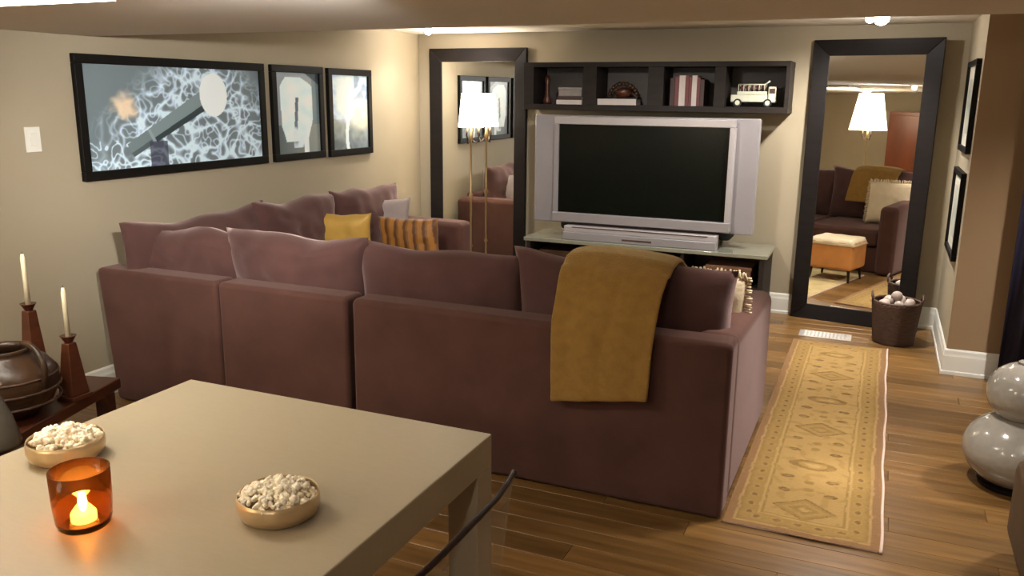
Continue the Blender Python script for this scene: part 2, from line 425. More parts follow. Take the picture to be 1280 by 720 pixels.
t = thing('throw_pillow', 'cream fringed throw pillow peeking over the rightmost sofa cushion', 'pillow', (-.73, 3.98, .455), -.1)
t.rotation_euler = (.2, 0, -.05)
obj('pillow', cushion_bm(.46, .46, .14, .05, 14, .008), M['cream'], t, True)
bm = bmesh.new()
for k in range(44):
    a = k/43; x = -.23+.46*a
    for s in range(1):
        z = .455+.0
        tube(bm, [(x, 0, .43), (x+random.uniform(-.01,.01), random.uniform(-.01,.01), .475+random.uniform(0,.012))], .005, 5)
for k in range(30):
    z = .03+.42*k/29
    for sx in (-1, 1): tube(bm, [(sx*.215, 0, z), (sx*(.245+random.uniform(0,.01)), random.uniform(-.01,.01), z)], .005, 5)
obj('fringe', bm, M['cream'], t, True)
# ---- camel throw blanket: swept strip over cushion and back
bm = bmesh.new()
path = [(3.86,.66),(3.79,.80),(3.73,.91),(3.67,.985),(3.60,1.022),(3.52,1.03),(3.44,1.02),(3.37,.975),(3.315,.91),(3.275,.84),(3.245,.77),(3.233,.69),(3.228,.60),(3.226,.51),(3.222,.42)]
# resample
pts = []
for a, b in zip(path, path[1:]):
    for k in range(4): pts.append((a[0]+(b[0]-a[0])*k/4, a[1]+(b[1]-a[1])*k/4))
pts.append(path[-1]); NX = 28; rows = []
for j, (yy, zz) in enumerate(pts):
    tt = j/(len(pts)-1); r = []
    xl = -1.235+.035*tt; xr = -.745 - .032*max(0, (tt-.3)/.7)
    for i in range(NX+1):
        u = i/NX; fold = .010*math.sin(u*9+tt*2)+.006*noise.noise(Vector((u*4, tt*5, 3)))
        edge = -.018*(abs(2*u-1)**8) if .2 < tt < .5 else 0
        lift = .018*math.sin(u*PI*1.1+.4) if .1 < tt < .55 else 0
        r.append(bm.verts.new((xl+(xr-xl)*u+.004*noise.noise(Vector((tt*9, u, 1))), yy-(abs(fold) if tt > .5 else fold*.5)-.004, zz+edge+lift*.6+(u*.065*max(0,(tt-.6)/.4)))))
    rows.append(r)
for a, b in zip(rows, rows[1:]):
    for i in range(NX): bm.faces.new((a[i], a[i+1], b[i+1], b[i]))
o = tag(obj('throw_blanket', bm, M['throw'], None, True), 'camel yellow wool throw draped over the sofa back', 'blanket')
sd = o.modifiers.new('thick', 'SOLIDIFY'); sd.thickness = .014; sd.offset = 1
o.modifiers.new('sub', 'SUBSURF').render_levels = 1

# ================================================================== FRAMED PICTURES (left wall)
def smooth(a, b, x):
    t = max(0, min(1, (x-a)/(b-a))); return t*t*(3-2*t)
def mixc(a, b, t): return tuple(a[i]*(1-t)+b[i]*t for i in range(3))
def img_mic(u, v):   # u right, v up, 0..1 ; v aspect .45
    p = Vector((u*2.2, v, 0))
    n1 = 1-abs(noise.noise(p*5.5+Vector((3,1,0))+.5*noise.noise_vector(p*3)))*4.2; n2 = 1-abs(noise.noise(p*13+Vector((7,5,2))+noise.noise_vector(p*4)))*3.6
    br = max(0, n1)**1.6*1.15 + max(0, n2)**1.6*.9
    dens = smooth(-.1, .5, 1.0-abs(u-.62)*1.7 - max(0, v-.45)*.9)+ .25*smooth(.0,.2,.2-v)
    c = mixc((.17,.20,.18), (.72,.83,.84), min(1, br*dens*.95))
    # base at the lower left
    if u < .30 and v < .28: c = mixc(c, (.75,.88,.85), smooth(.55,.9, n2)*.8)
    # handle
    ax, ay, bx_, by = .20*2.2, .17, .66*2.2, .70
    dx, dy = bx_-ax, by-ay; L2 = dx*dx+dy*dy
    t = ((p.x-ax)*dx+(p.y-ay)*dy)/L2; dd = ((p.x-ax)*dy-(p.y-ay)*dx)/math.sqrt(L2)
    if 0 < t < .93:
        wdt = .072+.035*t
        if abs(dd) < wdt:
            sh = (dd/wdt)
            c = (.22,.27,.235) if sh < .35 else (.035,.05,.045)
            if t < .25: c = mixc(c, (.14,.17,.15), .5)
            if .24 < t < .27: c = (.30,.34,.31)
    if .30 < u < .40 and v < .25: c = mixc(c, (.05,.05,.07), .85)
    ex, ey = (p.x-.69*2.2)/.19, (p.y-.72)/.235
    if ex*ex+ey*ey < 1: c = (.90,.99,1)
    d = math.hypot((u-.19)*2.2, v-.60)
    c = mixc(c, (.95,.68,.38), .85*smooth(.17,.05,d+.05*noise.noise(p*14)))  # warm lamp reflection on the glass, painted into the print
    return c
def img_hand(u, v):
    p = Vector((u*.6, v, 5)); n = noise.noise(p*7)
    c = mixc((.22,.25,.26), (.34,.36,.33), v)
    if v < .36: c = mixc((.10,.12,.11), (.30,.31,.24), u)
    l = .10+.45*max(0, .38-v)+.12*smooth(.82,.97,v)+.02*n; r = .84-.55*max(0,.42-v)-.3*smooth(.82,.98,v)+.02*n
    if .14 < v < .95 and l < u < r: c = mixc((.74,.84,.90), (.92,.96,1), .5+n)
    if .27 < v < .70 and abs(u-(.42+.12*(v-.27))) < .035: c = (.12,.16,.18)
    if v < .34 and abs(u-.52) < .16 and v > .06: c = mixc(c, (.8,.85,.85), smooth(-.1,.25,n+.1))
    if u > .84 and v > .35: c = mixc(c, (.16,.22,.20), .8)
    if u > .5 and v > 1.28-.42*u: c = (.05,.07,.07)
    if abs(u-.66) < .06 and v < .2: c = (.85,.86,.80)
    return c
def img_tree(u, v):
    p = Vector((u*.6, v, 9)); n = noise.noise(p*9); n1 = max(0, 1-abs(noise.noise(p*6+Vector((2,2,2))))*4)
    c = mixc((.35,.42,.45), (.60,.70,.75), v)
    if v < .42: c = mixc((.13,.15,.13), (.34,.36,.28), smooth(0,.4,v+.2*n))
    d = math.hypot((u-.42)*.75, (v-.68)*.9)
    c = mixc(c, (.86,.90,.95), smooth(.36,.20,d+.1*n))
    c = mixc(c, (.9,.96,1), n1*.5*(1 if v > .4 else .2))
    if u > .62 and v > .6: c = mixc(c, (.10,.17,.22), .6*smooth(.0,.3,n+.1))
    if abs(u-.42+.03*math.sin(v*9)) < .045 and v < .55: c = (.86,.90,.93)
    d2 = math.hypot((u-.82)*.6, (v-.47))
    c = mixc(c, (.95,.80,.45), .85*smooth(.28,.08,d2))  # lamp glow reflected in the glass, mixed into the print colours
    return c
def picture(y0, y1, z0, z1, fn, label, nu, nv, fw=.05):
    t = thing('framed_picture', label, 'picture', (XL+.001, (y0+y1)/2, z0), 0, 'framed photographs on the left wall')
    W, Hh = y1-y0, z1-z0; hw = W/2
    for nm, a in (('frame_rail', (-hw, hw, 0, fw)), ('frame_rail', (-hw, hw, Hh-fw, Hh)), ('frame_stile', (-hw, -hw+fw, fw, Hh-fw)), ('frame_stile', (hw-fw, hw, fw, Hh-fw))):
        box(nm, 0, .032, a[0], a[1], a[2], a[3], M['frame'], t, bevel=.004)
    bm = bmesh.new(); g = []
    for j in range(nv+1):
        g.append([bm.verts.new((.016, -hw+fw+(W-2*fw)*i/nu, fw+(Hh-2*fw)*j/nv)) for i in range(nu+1)])
    for j in range(nv):
        for i in range(nu): bm.faces.new((g[j][i], g[j][i+1], g[j+1][i+1], g[j+1][i]))
    me_cols = [fn(i/nu, j/nv) for j in range(nv+1) for i in range(nu+1)]
    o = obj('print', bm, M['photo'], t)
    ca = o.data.color_attributes.new('col', 'FLOAT_COLOR', 'POINT')
    for k, c in enumerate(me_cols): ca.data[k].color = (min(.93,c[0]*1.02), min(.99,c[1]*1.12), min(1,c[2]*1.35), 1)
    return t
picture(3.265, 4.770, 1.222, 1.893, img_mic, 'large black framed photo of a vintage microphone before tangled lights', 330, 150)
picture(4.845, 5.440, 1.222, 1.893, img_hand, 'small black framed photo of a pale upright shape, middle of three', 70, 100)
picture(5.505, 6.105, 1.218, 1.890, img_tree, 'small black framed photo of a white tree-like form, nearest the corner', 70, 100)
# light switch
t = thing('light_switch', 'white rocker light switch plate left of the large picture', 'switch', (XL+.001, 3.0, 1.395))
box('plate', 0, .007, -.042, .042, 0, .125, M['white'], t, bevel=.002)
box('rocker', .006, .012, -.017, .017, .03, .095, M['white'], t, bevel=.002)

# ================================================================== MIRRORS
def standing_mirror(loc, rz, W, Hh, fw, label, lean=0):
    t = thing('standing_mirror', label, 'mirror', loc, rz); t.rotation_euler = (-lean, 0, rz)
    d = .045
    def rail(nm, pts):   # bevelled moulding: outline quad with raised outer edge
        bm = bmesh.new()
        f = [bm.verts.new((x, -d if k < 2 else -d*.62, z)) for k, (x, z) in enumerate(pts)]
        b = [bm.verts.new((x, 0, z)) for x, z in pts]
        bm.faces.new(f); bm.faces.new(b[::-1])
        for k in range(4): bm.faces.new((f[k], f[(k+1)%4], b[(k+1)%4], b[k]))
        obj(nm, bm, M['blackwood'], t, bevel=.004)
    hw = W/2; i = fw
    rail('frame_rail', [(-hw,Hh),(hw,Hh),(hw-i,Hh-i),(-hw+i,Hh-i)])
    rail('frame_rail', [(-hw,0),(hw,0),(hw-i,i),(-hw+i,i)])
    rail('frame_stile', [(-hw,0),(-hw,Hh),(-hw+i,Hh-i),(-hw+i,i)])
    rail('frame_stile', [(hw,0),(hw,Hh),(hw-i,Hh-i),(hw-i,i)])
    box('mirror_glass', -hw+i-.004, hw-i+.004, -.018, -.010, i-.004, Hh-i+.004, M['mirror'], t)
    return t
standing_mirror((-3.335, 6.928, 0), 0, .945, 2.10, .115, 'tall black framed standing mirror left of the television')
standing_mirror((-.100, 6.858, 0), math.radians(-8.4), .885, 2.125, .115, 'tall black framed standing mirror right of the television', lean=math.radians(.6))

# ================================================================== WALL SHELF + CONTENT
t = thing('wall_shelf', 'dark wood wall shelf with four cubbies above the television', 'shelf', (0, 0, 0))
SX0, SX1, SY0, SZ0, SZ1 = -2.775, -.665, 6.62, 1.588, 1.966
box('top_board', SX0, SX1, SY0, YB-.001, SZ1-.038, SZ1, M['shelfwood'], t, bevel=.002)
box('bottom_board', SX0, SX1, SY0, YB-.001, SZ0, SZ0+.045, M['shelfwood'], t, bevel=.002)
box('back_board', SX0+.01, SX1-.01, YB-.02, YB-.002, SZ0+.045, SZ1-.038, M['shelfback'], t)
for x0, x1 in ((SX0, SX0+.09), (-2.255, -2.145), (-1.725, -1.60), (-1.21, -1.13), (SX1-.03, SX1)):
    box('divider', x0, x1, SY0+.002, YB-.02, SZ0+.045, SZ1-.038, M['shelfwood'], t, bevel=.002)
ZF = SZ0+.0452
def book(x0, x1, y0, y1, z0, z1, m, label, group=None, flat=False, name='book'):
    t = thing(name, label, 'book', ((x0+x1)/2, (y0+y1)/2, z0), 0, group)
    a, b, c = (x1-x0)/2, (y1-y0)/2, z1-z0
    bm = bmesh.new()
    if flat:
        bx(bm, -a, a, -b, b, 0, .003); bx(bm, -a, a, -b, b, c-.003, c); bx(bm, -a, a, -b, -b+.003, .003, c-.003)
        pg = (-a+.004, a-.004, -b+.003, b-.004, .003, c-.003)
    else:
        bx(bm, -a, -a+.003, -b, b, 0, c); bx(bm, a-.003, a, -b, b, 0, c); bx(bm, -a+.003, a-.003, -b, -b+.003, 0, c)
        pg = (-a+.003, a-.003, -b+.003, b-.004, .003, c-.004)
    obj('cover', bm, m, t); box('pages', *pg, M['bookwhite'], t)
    return t
# cubby 1: dark bottle-like ornament, framed card over books
bm = bmesh.new(); lathe(bm, [(0,0),(.035,0),(.04,.02),(.022,.07),(.018,.15),(.026,.20),(.012,.23),(0,.235)], 20)
o = tag(obj('figurine', bm, M['redwood'], None, True), 'slim dark wooden figurine in the leftmost cubby', 'figurine'); o.location = (-2.60, 6.72, ZF)
book(-2.50, -2.28, 6.67, 6.83, ZF, ZF+.035, M['bookwhite'], 'pale book lying flat in the leftmost cubby', flat=True)
book(-2.495, -2.285, 6.68, 6.82, ZF+.0355, ZF+.065, M['bookdark'], 'dark book lying on the pale book, leftmost cubby', flat=True)
t = thing('photo_box', 'pale box on top of the stacked books, leftmost cubby', 'box', (-2.39, 6.75, ZF+.0655))
box('body', -.10, .10, -.06, .06, 0, .06, M['greymount'], t, bevel=.003); box('lid', -.103, .103, -.063, .063, .05, .07, M['greymount'], t, bevel=.003)
# cubby 2: carved ornament on white book
book(-2.14, -1.82, 6.65, 6.80, ZF, ZF+.048, M['bookwhite'], 'thick white book lying flat under the carved ornament', flat=True)
t = thing('carved_ornament', 'brown carved dome ornament on the white book', 'ornament', (-1.95, 6.725, ZF+.0495))
bm = bmesh.new()
for i in range(13):
    a = PI*i/12
    blob(bm, (.115*math.cos(a), 0, .012+.105*math.sin(a)), .020, sub=1, seed=i, amp=.3)
obj('arch', bm, M['darkwood'], t, True)
bm = bmesh.new(); blob(bm, (0, 0, .045), .06, (1.1,.7,.75), 3, 4, .25); obj('shell_body', bm, M['redwood'], t, True)
box('stand', -.13, .13, -.05, .05, 0, .012, M['blackwood'], t, bevel=.003)
# cubby 3: upright books
for k, (x0, wd, m, hh, lb) in enumerate([(-1.555,.035,'bookdark',.21,'dark upright book, first in the third cubby'),(-1.518,.03,'bookred',.22,'burgundy upright book left of the pale spine'),
        (-1.486,.048,'bookwhite',.23,'wide cream upright book, left of the burgundy pair'),(-1.436,.025,'bookred',.225,'thin burgundy upright book between the cream books'),
        (-1.409,.020,'bookred',.22,'second thin burgundy upright book between cream books'),(-1.387,.038,'bookwhite',.23,'cream upright book right of the burgundy pair'),
        (-1.347,.022,'bookred',.215,'burgundy upright book at the right of the row'),(-1.323,.03,'bookdark',.20,'dark upright book, last in the third cubby')]):
    book(x0, x0+wd, 6.66, 6.82, ZF, ZF+hh, M[m], lb, 'upright books in the third cubby')
# cubby 4: cream model vehicle with roof rack
t = thing('model_truck', 'cream toy safari truck with roof rack in the right cubby', 'toy', (-.93, 6.74, ZF))
bm = bmesh.new(); bx(bm, -.165, .105, -.05, .05, .035, .088); bx(bm, -.12, .10, -.047, .047, .088, .115)
obj('body', bm, M['toy'], t, bevel=.006)
bm = bmesh.new(); bx(bm, .106, .17, -.05, .05, .03, .15); obj('cab', bm, M['toy'], t, bevel=.014)
box('windscreen', .12, .158, -.052, -.050, .10, .135, M['bookdark'], t)
bm = bmesh.new()
for k in range(6): 
    x = -.11+.038*k; tube(bm, [(x,-.045,.115),(x,-.045,.165)], .003, 6); tube(bm, [(x,.045,.115),(x,.045,.165)], .003, 6); tube(bm, [(x,-.045,.165),(x,.045,.165)], .003, 6)
tube(bm, [(-.11,-.045,.165),(.09,-.045,.165)], .004, 6); tube(bm, [(-.11,.045,.165),(.09,.045,.165)], .004, 6)
tube(bm, [(.08,-.03,.165),(.115,-.03,.19)], .006, 6)
obj('roof_rack', bm, M['toy'], t, True)
bm = bmesh.new()
for k in range(5): blob(bm, (-.09+.04*k, 0, .14), .018, (1,1.4,.9), 1, k, .3)
obj('cargo', bm, M['bookred'], t, True)
for x in (-.11, .11):
    for s in (-1, 1):
        bm = bmesh.new(); 
        bmesh.ops.create_cone(bm, cap_ends=True, segments=18, radius1=.030, radius2=.030, depth=.018, matrix=Matrix.Translation((x, s*.052, .030)) @ Matrix.Rotation(PI/2, 4, 'X'))
        wh = obj('wheel', bm, M['rubber'], t)
        bm = bmesh.new(); bmesh.ops.create_cone(bm, cap_ends=True, segments=14, radius1=.018, radius2=.018, depth=.020, matrix=Matrix.Translation((x, s*.053, .030)) @ Matrix.Rotation(PI/2, 4, 'X'))
        obj('hubcap', bm, M['toy'], wh)

# ================================================================== TELEVISION
t = thing('television', 'large silver rear-projection television with a dark screen', 'television', (0, 0, 0))
ZT = .556
bm = bmesh.new(); bx(bm, -2.655, -.845, 6.60, 6.66, .668, 1.548); obj('speaker_wing', bm, M['silver'], t, bevel=.01)
box('body', -2.44, -1.02, 6.66, 6.88, .60, 1.50, M['rubber'], t, bevel=.03)
X0, X1, Z0, Z1 = -2.415, -1.055, .765, 1.478
box('bezel_top', -2.455, -1.02, 6.52, 6.60, Z1, 1.538, M['silver2'], t, bevel=.006)
box('bezel_bottom', -2.455, -1.01, 6.50, 6.60, .690, Z0, M['silver'], t, bevel=.006)
box('bezel_side', -2.455, X0, 6.515, 6.60, Z0, Z1, M['silver'], t, bevel=.004)
box('bezel_side', X1, -1.015, 6.515, 6.60, Z0, Z1, M['silver2'], t, bevel=.004)
box('screen', X0, X1, 6.535, 6.60, Z0, Z1, M['screen'], t)
box('neck', -2.30, -1.12, 6.56, 6.80, ZT+.001, .688, M['gap'], t)
# silver centre unit in front
t = thing('media_player', 'silver stepped media player under the television screen', 'media player', (-1.71, 6.50, ZT+.001))
box('lower_case', -.62, .62, -.07, .05, 0, .062, M['silver'], t, bevel=.005)
box('upper_case', -.62, .62, -.045, .05, .0625, .108, M['silver2'], t, bevel=.005)
box('slot', -.55, .55, -.0475, -.044, .095, .103, M['gap'], t)
box('display', -.12, .12, -.0715, -.069, .02, .034, M['gap'], t)
# stand
t = thing('television_stand', 'low dark television stand with grey glass top and open bays', 'tv stand', (0, 0, 0))
A, B = -2.66, -.70
box('top_panel', A, B, 6.39, 6.93, ZT-.03, ZT, M['glasstop'], t, bevel=.004)
box('side_panel', A+.02, A+.055, 6.40, 6.92, 0, ZT-.03, M['shelfwood'], t)
box('side_panel', B-.055, B-.02, 6.40, 6.92, 0, ZT-.03, M['shelfwood'], t)
box('back_panel', A+.055, B-.055, 6.90, 6.92, .02, ZT-.03, M['gap'], t)
box('bottom_panel', A+.055, B-.055, 6.40, 6.90, .05, .08, M['shelfwood'], t)
box('middle_shelf', A+.055, B-.055, 6.42, 6.90, .28, .30, M['shelfwood'], t)
for x in (-2.02, -1.34): box('divider', x-.012, x+.012, 6.42, 6.90, .30, ZT-.03, M['shelfwood'], t)
for x in (-2.02, -1.34): box('divider', x-.012, x+.012, 6.42, 6.90, .08, .28, M['shelfwood'], t)
def storage(x, y, z, w, d, h, m, label):
    t = thing('storage_box', label, 'box', (x, y, z), 0, 'boxes in the television stand')
    box('body', -w/2, w/2, -d/2, d/2, 0, h*.8, m, t, bevel=.004); box('lid', -w/2-.004, w/2+.004, -d/2-.004, d/2+.004, h*.8, h, m, t, bevel=.004)
storage(-2.33, 6.60, .301, .42, .28, .15, M['darkwood'], 'brown box in the left bay of the television stand')
storage(-1.68, 6.60, .301, .50, .28, .17, M['redwood'], 'red brown box in the middle bay of the television stand')
storage(-.99, 6.60, .301, .34, .26, .14, mat('tan_box', (.20,.10,.06), .6, noise_amt=.2), 'tan box in the right bay of the television stand')
# ================================================================== FLOOR LAMP near left mirror
def floor_lamp(loc, H0, HS, r0, r1, label, estr_power):
    t = thing('floor_lamp', label, 'lamp', loc)
    bm = bmesh.new(); lathe(bm, [(0,0),(.11,0),(.115,.012),(.05,.028),(.018,.06),(0,.06)], 32); obj('base', bm, M['iron'], t, True)
    bm = bmesh.new(); lathe(bm, [(.009,.05),(.009,.35),(.018,.37),(.009,.39),(.009,.8),(.020,.83),(.009,.86),(.009,H0-HS-.12),(.022,H0-HS-.09),(.012,H0-HS-.05),(.008,H0-HS+.02),(0,H0-HS+.03)], 20)
    obj('pole', bm, M['brass'], t, True)
    bm = bmesh.new()
    for s in (0, 1, 2):
        a = 2*PI*s/3+.5
        tube(bm, [(0,0,H0-HS-.10),(.05*math.cos(a),.05*math.sin(a),H0-HS-.14),(.075*math.cos(a),.075*math.sin(a),H0-HS-.07),(.06*math.cos(a),.06*math.sin(a),H0-HS-.01)], .006, 8)
    obj('arms', bm, M['iron'], t, True)
    bm = bmesh.new(); n = 40
    lathe(bm, [(r1,H0-HS),(r0,H0),(r0-.004,H0),(r1-.004,H0-HS),(r1,H0-HS)], n); obj('lamp_shade', bm, M['shade'], t, True)
    bm = bmesh.new(); blob(bm, (0,0,H0-HS*.45), .028, sub=2); obj('bulb', bm, M['spot'], t, True)
    l = lamp('POINT', 'lamp_glow', (0,0,H0-HS*.5+.06), estr_power, radius=.05); l.parent = t
    return t
floor_lamp((-3.325, 6.752, 0), 1.715, .29, .080, .112, 'slim brass floor lamp with white shade before the left mirror', 14)
floor_lamp((-2.30, 0.0, 0), 1.93, .54, .17, .27, 'tall brass floor lamp behind the camera, seen in the right mirror', 28)

# ================================================================== RIGHT RETURN WALL PICTURES
for z0, z1, y0, y1, lb in ((1.375, 1.945, 5.90, 6.52, 'black framed pale print on the right return wall, upper of two'), (.70, 1.255, 5.93, 6.60, 'black framed pale print on the right return wall, lower of two')):
    t = thing('framed_print', lb, 'picture', (.499, (y0+y1)/2, z0), 0, 'framed prints on the return wall')
    W = (y1-y0)/2; Hh = z1-z0; f = .035
    for nm, a in (('frame_rail', (-W, W, 0, f)), ('frame_rail', (-W, W, Hh-f, Hh)), ('frame_stile', (-W, -W+f, f, Hh-f)), ('frame_stile', (W-f, W, f, Hh-f))):
        box(nm, -.03, 0, *a, M['frame'], t, bevel=.003)
    box('mount', -.012, -.006, -W+f, W-f, f, Hh-f, M['mat'], t)
    box('print', -.0135, -.0122, -W*.62, W*.62, Hh*.2, Hh*.8, M['print'], t)
# ================================================================== BASKET
t = thing('basket', 'dark round wicker basket in front of the right mirror', 'basket', (.205, 6.43, 0))
bm = bmesh.new(); n = 64; prof = []
rings = []
for j in range(19):
    z = .30*j/18; r = .125+.03*(j/18)
    rings.append([bm.verts.new(((r+.004*(1 if (i+j)%2 else -1))*math.cos(2*PI*i/n), (r+.004*(1 if (i+j)%2 else -1))*math.sin(2*PI*i/n), z)) for i in range(n)])
for a, b in zip(rings, rings[1:]):
    for i in range(n): bm.faces.new((a[i], a[(i+1)%n], b[(i+1)%n], b[i]))
bm.faces.new(rings[0][::-1]); o = obj('woven_body', bm, M['wicker'], t, True)
o.modifiers.new('s', 'SOLIDIFY').thickness = .008
bm = bmesh.new(); tube(bm, [(.156*math.cos(2*PI*i/40), .156*math.sin(2*PI*i/40), .302) for i in range(41)], .010, 8, False); obj('rim', bm, M['wicker'], t, True)
for s in (-1, 1):
    bm = bmesh.new(); tube(bm, [(s*.155, -.05, .30), (s*.165, -.045, .34), (s*.165, 0, .358), (s*.165, .045, .34), (s*.155, .05, .30)], .008, 8); obj('handle', bm, M['wicker'], t, True)
for k, (dx, dy, dz) in enumerate([(-.077,-.022,0),(.015,-.078,0),(.083,.0,0),(.035,.075,0),(-.055,.065,0),(.0,-.002,.052)]):
    bm = bmesh.new(); blob(bm, (0,0,0), .038, (1.12,1,.8), 2, k, .3)
    o = tag(obj('shell', bm, M['shell'], None, True), ['pale shell at the left of the wicker basket', 'pale shell at the front of the wicker basket', 'pale shell at the right of the wicker basket', 'pale shell at the back of the wicker basket', 'pale shell at the back left of the wicker basket', 'pale shell on top of the heap in the wicker basket'][k], 'shell', 'shells in the wicker basket'); o.location = (.205+dx, 6.43+dy, .285+dz); o.rotation_euler = (k, k*.5, k*2)
box_fill = bmesh.new(); lathe(box_fill, [(0,.244),(.128,.244),(.13,.240),(0,.240)], 32); obj('liner', box_fill, M['bookdark'], t)

# ================================================================== RUG
bm = bmesh.new(); RX0, RX1, RY0, RY1 = -.452, .165, 3.245, 6.19; nu, nv = 110, 420; g = []; cols = []
def sd_med(u, v, cu, cv, a, b): return abs((u-cu)/a)**1.5+abs((v-cv)/b)**1.5
def rugcol(u, v):   # u across 0..1 , v along in metres
    L = RY1-RY0; W = RX1-RX0; x = u*W
    v0 = v; x += .007*noise.noise(Vector((x*16, v*16, 8))); v += .008*noise.noise(Vector((x*14, v*14, 11))); n = noise.noise(Vector((x*22, v*22, 0))); n2 = noise.noise(Vector((x*60, v*60, 4)))
    gold, olive, brown, light = (.46,.32,.12), (.33,.225,.075), (.19,.105,.035), (.56,.41,.18)
    d = min(x, W-x); dv = min(v, L-v); e = min(d, dv)
    if e < .035: c = (.33,.20,.10)
    elif e < .047: c = light
    elif e < .062: c = olive
    elif e < .125:
        s = (v if d < dv else x); k = s/.085 % 1
        c = mixc(gold, olive, .55)
        m = ((k-.5)/.3)**2+((e-.093)/.02)**2
        if m < 1: c = gold if m > .35 else brown
    elif e < .138: c = light
    elif e < .146: c = olive
    else:
        c = mixc(light, gold, .4)
        k = v/.48; cell = int(k); kv = (k-cell-.5)*.48; xx = x-W/2
        if cell % 2 == 0:
            r = abs(xx)/.135+abs(kv)/.10
            if r < 1: c = mixc(gold, olive, .75)
            if r < .72: c = gold
            if r < .5: c = olive
            if r < .22: c = light
            if .92 < r < 1.02: c = brown
        else:
            r = math.hypot(xx/.11, kv/.055)
            if r < 1: c = mixc(brown, olive, .5)
            if r < .62: c = gold
            if r < .35: c = light
        for q in (-1, 1):
            for p in (-1, 1):
                r = math.hypot((xx-q*.10)/.03, (kv-p*.165)/.018)
                if r < 1: c = brown if r > .4 else olive
            r = math.hypot((xx)/.022, (kv-q*.20)/.02)
            if r < 1: c = olive
        if n > .30: c = mixc(c, olive, .55)
    c = mixc(c, gold if e > .05 else (.33,.20,.10), .30+.3*n)
    c = mixc(c, light, .22*max(0, n2)+.06)
    c = mixc(c, (.4,.28,.12), .25*max(0, -n2))
    return tuple((k*.74*q)**1.2 for k, q in zip(c, (1.03, .96, .92)))
for j in range(nv+1):
    v = (RY1-RY0)*j/nv; r = []
    for i in range(nu+1):
        u = i/nu; wob = -.022*u*(1-v/(RY1-RY0)) + .003*math.sin(v*5)*u + .002*math.sin(v*13)*u
        r.append(bm.verts.new((RX0+(RX1-RX0)*u+wob, RY0+v+.004*math.sin(u*8), .009))); cols.append(rugcol(u, v))
    g.append(r)
for j in range(nv):
    for i in range(nu): bm.faces.new((g[j][i], g[j][i+1], g[j+1][i+1], g[j+1][i]))
rg = thing('runner_rug', 'gold and brown patterned oriental runner rug beside the sofa', 'rug', (0,0,0))
o = obj('pile', bm, M['rug'], rg)
ca = o.data.color_attributes.new('col', 'FLOAT_COLOR', 'POINT')
for k, c in enumerate(cols): ca.data[k].color = (*[max(0, x) for x in c], 1)
bm = bmesh.new(); bx(bm, RX0+.004, RX1-.028, RY0+.006, RY1-.006, .001, .0085); obj('backing', bm, M['edge'], rg)
bm = bmesh.new(); tube(bm, [(RX1+.004-.022*(1-v/(RY1-RY0))+.003*math.sin(v*5)+.002*math.sin(v*13), RY0+v, .0075) for v in [k*(RY1-RY0)/90 for k in range(91)]], .0065, 6); obj('binding', bm, M['edge'], rg, True)
# area rug in the seating bay, seen in the right mirror
ar = thing('area_rug', 'plain golden area rug inside the sofa bay, seen in the mirror', 'rug', (0,0,0))
box('pile', -2.7, -.70, 4.66, 6.30, .0005, .010, mat('golden_pile', (.46,.34,.15), .95, noise_amt=.25, noise_scale=10, bump=.4, bump_scale=150), ar, bevel=.002)
for x in (-2.7, -.70): box('binding', x-.006, x+.006, 4.66, 6.30, .0005, .008, M['edge'], ar)
# bright silver plate standing in for a glare patch on the floor
t = thing('glare_plate', 'bright silver plate standing in for floor glare between the rug and right mirror', 'glare plate', (-.25, 6.40, 0))
bm = bmesh.new(); bx(bm, -.18, .18, -.085, .085, .0005, .004); obj('plate', bm, mat('glare_plate_metal', (.80,.74,.68), .28, metal=.7, noise_amt=.05), t)
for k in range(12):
    box('glare_slat', -.155+.026*k, -.150+.026*k+.008, -.06, .06, .0042, .0075, M['silver2'], t)

# ================================================================== VASE, CURTAIN, OTTOMANS
t = thing('gourd_vase', 'pale glazed double gourd floor vase at the right edge', 'vase', (.685, 4.14, 0))
prof = [(0,.012),(.12,.012)]
for k in range(1, 22):
    a = -PI/2*.80+k/21*PI*.83; prof.append((.218*math.cos(a), .172+.172*math.sin(a)))
for k in range(0, 20):
    a = -PI/2*.62+k/19*PI*.80; prof.append((.152*math.cos(a), .440+.140*math.sin(a)))
prof += [(.040,.575),(.042,.582),(.036,.584),(.026,.57),(0,.56)]
bm = bmesh.new(); lathe(bm, prof, 56); o = obj('body', bm, M['ceramic'], t, True)
bm = bmesh.new(); lathe(bm, [(0,0),(.135,0),(.140,.02),(0,.02)], 40); obj('foot_ring', bm, M['blackwood'], t)
t = thing('curtain', 'dark navy floor length curtain at the right edge beside brown wall', 'curtain', (0,0,0))
bm = bmesh.new(); N = 90; a = []; b = []
for i in range(N+1):
    u = i/N; x = .775+.62*u; y = 5.66+.025*math.sin(u*34)+.006*math.sin(u*81)
    a.append(bm.verts.new((x, y, .02))); b.append(bm.verts.new((x+.0, y, 2.13)))
for i in range(N): bm.faces.new((a[i], a[i+1], b[i+1], b[i]))
o = obj('drape', bm, M['navy'], t, True); o.modifiers.new('s', 'SOLIDIFY').thickness = .004
bm = bmesh.new(); tube(bm, [(.80, 5.66, 2.15), (1.46, 5.66, 2.15)], .010, 10)
for x in (.84, 1.42): tube(bm, [(x, 5.66, 2.15), (x, 5.66, 2.2299)], .006, 8)
obj('rod', bm, M['iron'], t, True)
t = thing('ottoman', 'brown suede ottoman at the lower right edge by the vase', 'ottoman', (.915, 3.20, 0))
box('seat', -.335, .335, -.30, .30, .06, .40, M['suede'], t, bevel=.05)
for sx in (-1, 1):
    for sy in (-1, 1):
        bm = bmesh.new(); lathe(bm, [(0,0),(.016,0),(.024,.062),(0,.062)], 12, sx*.27, sy*.24); obj('leg', bm, M['blackwood'], t)
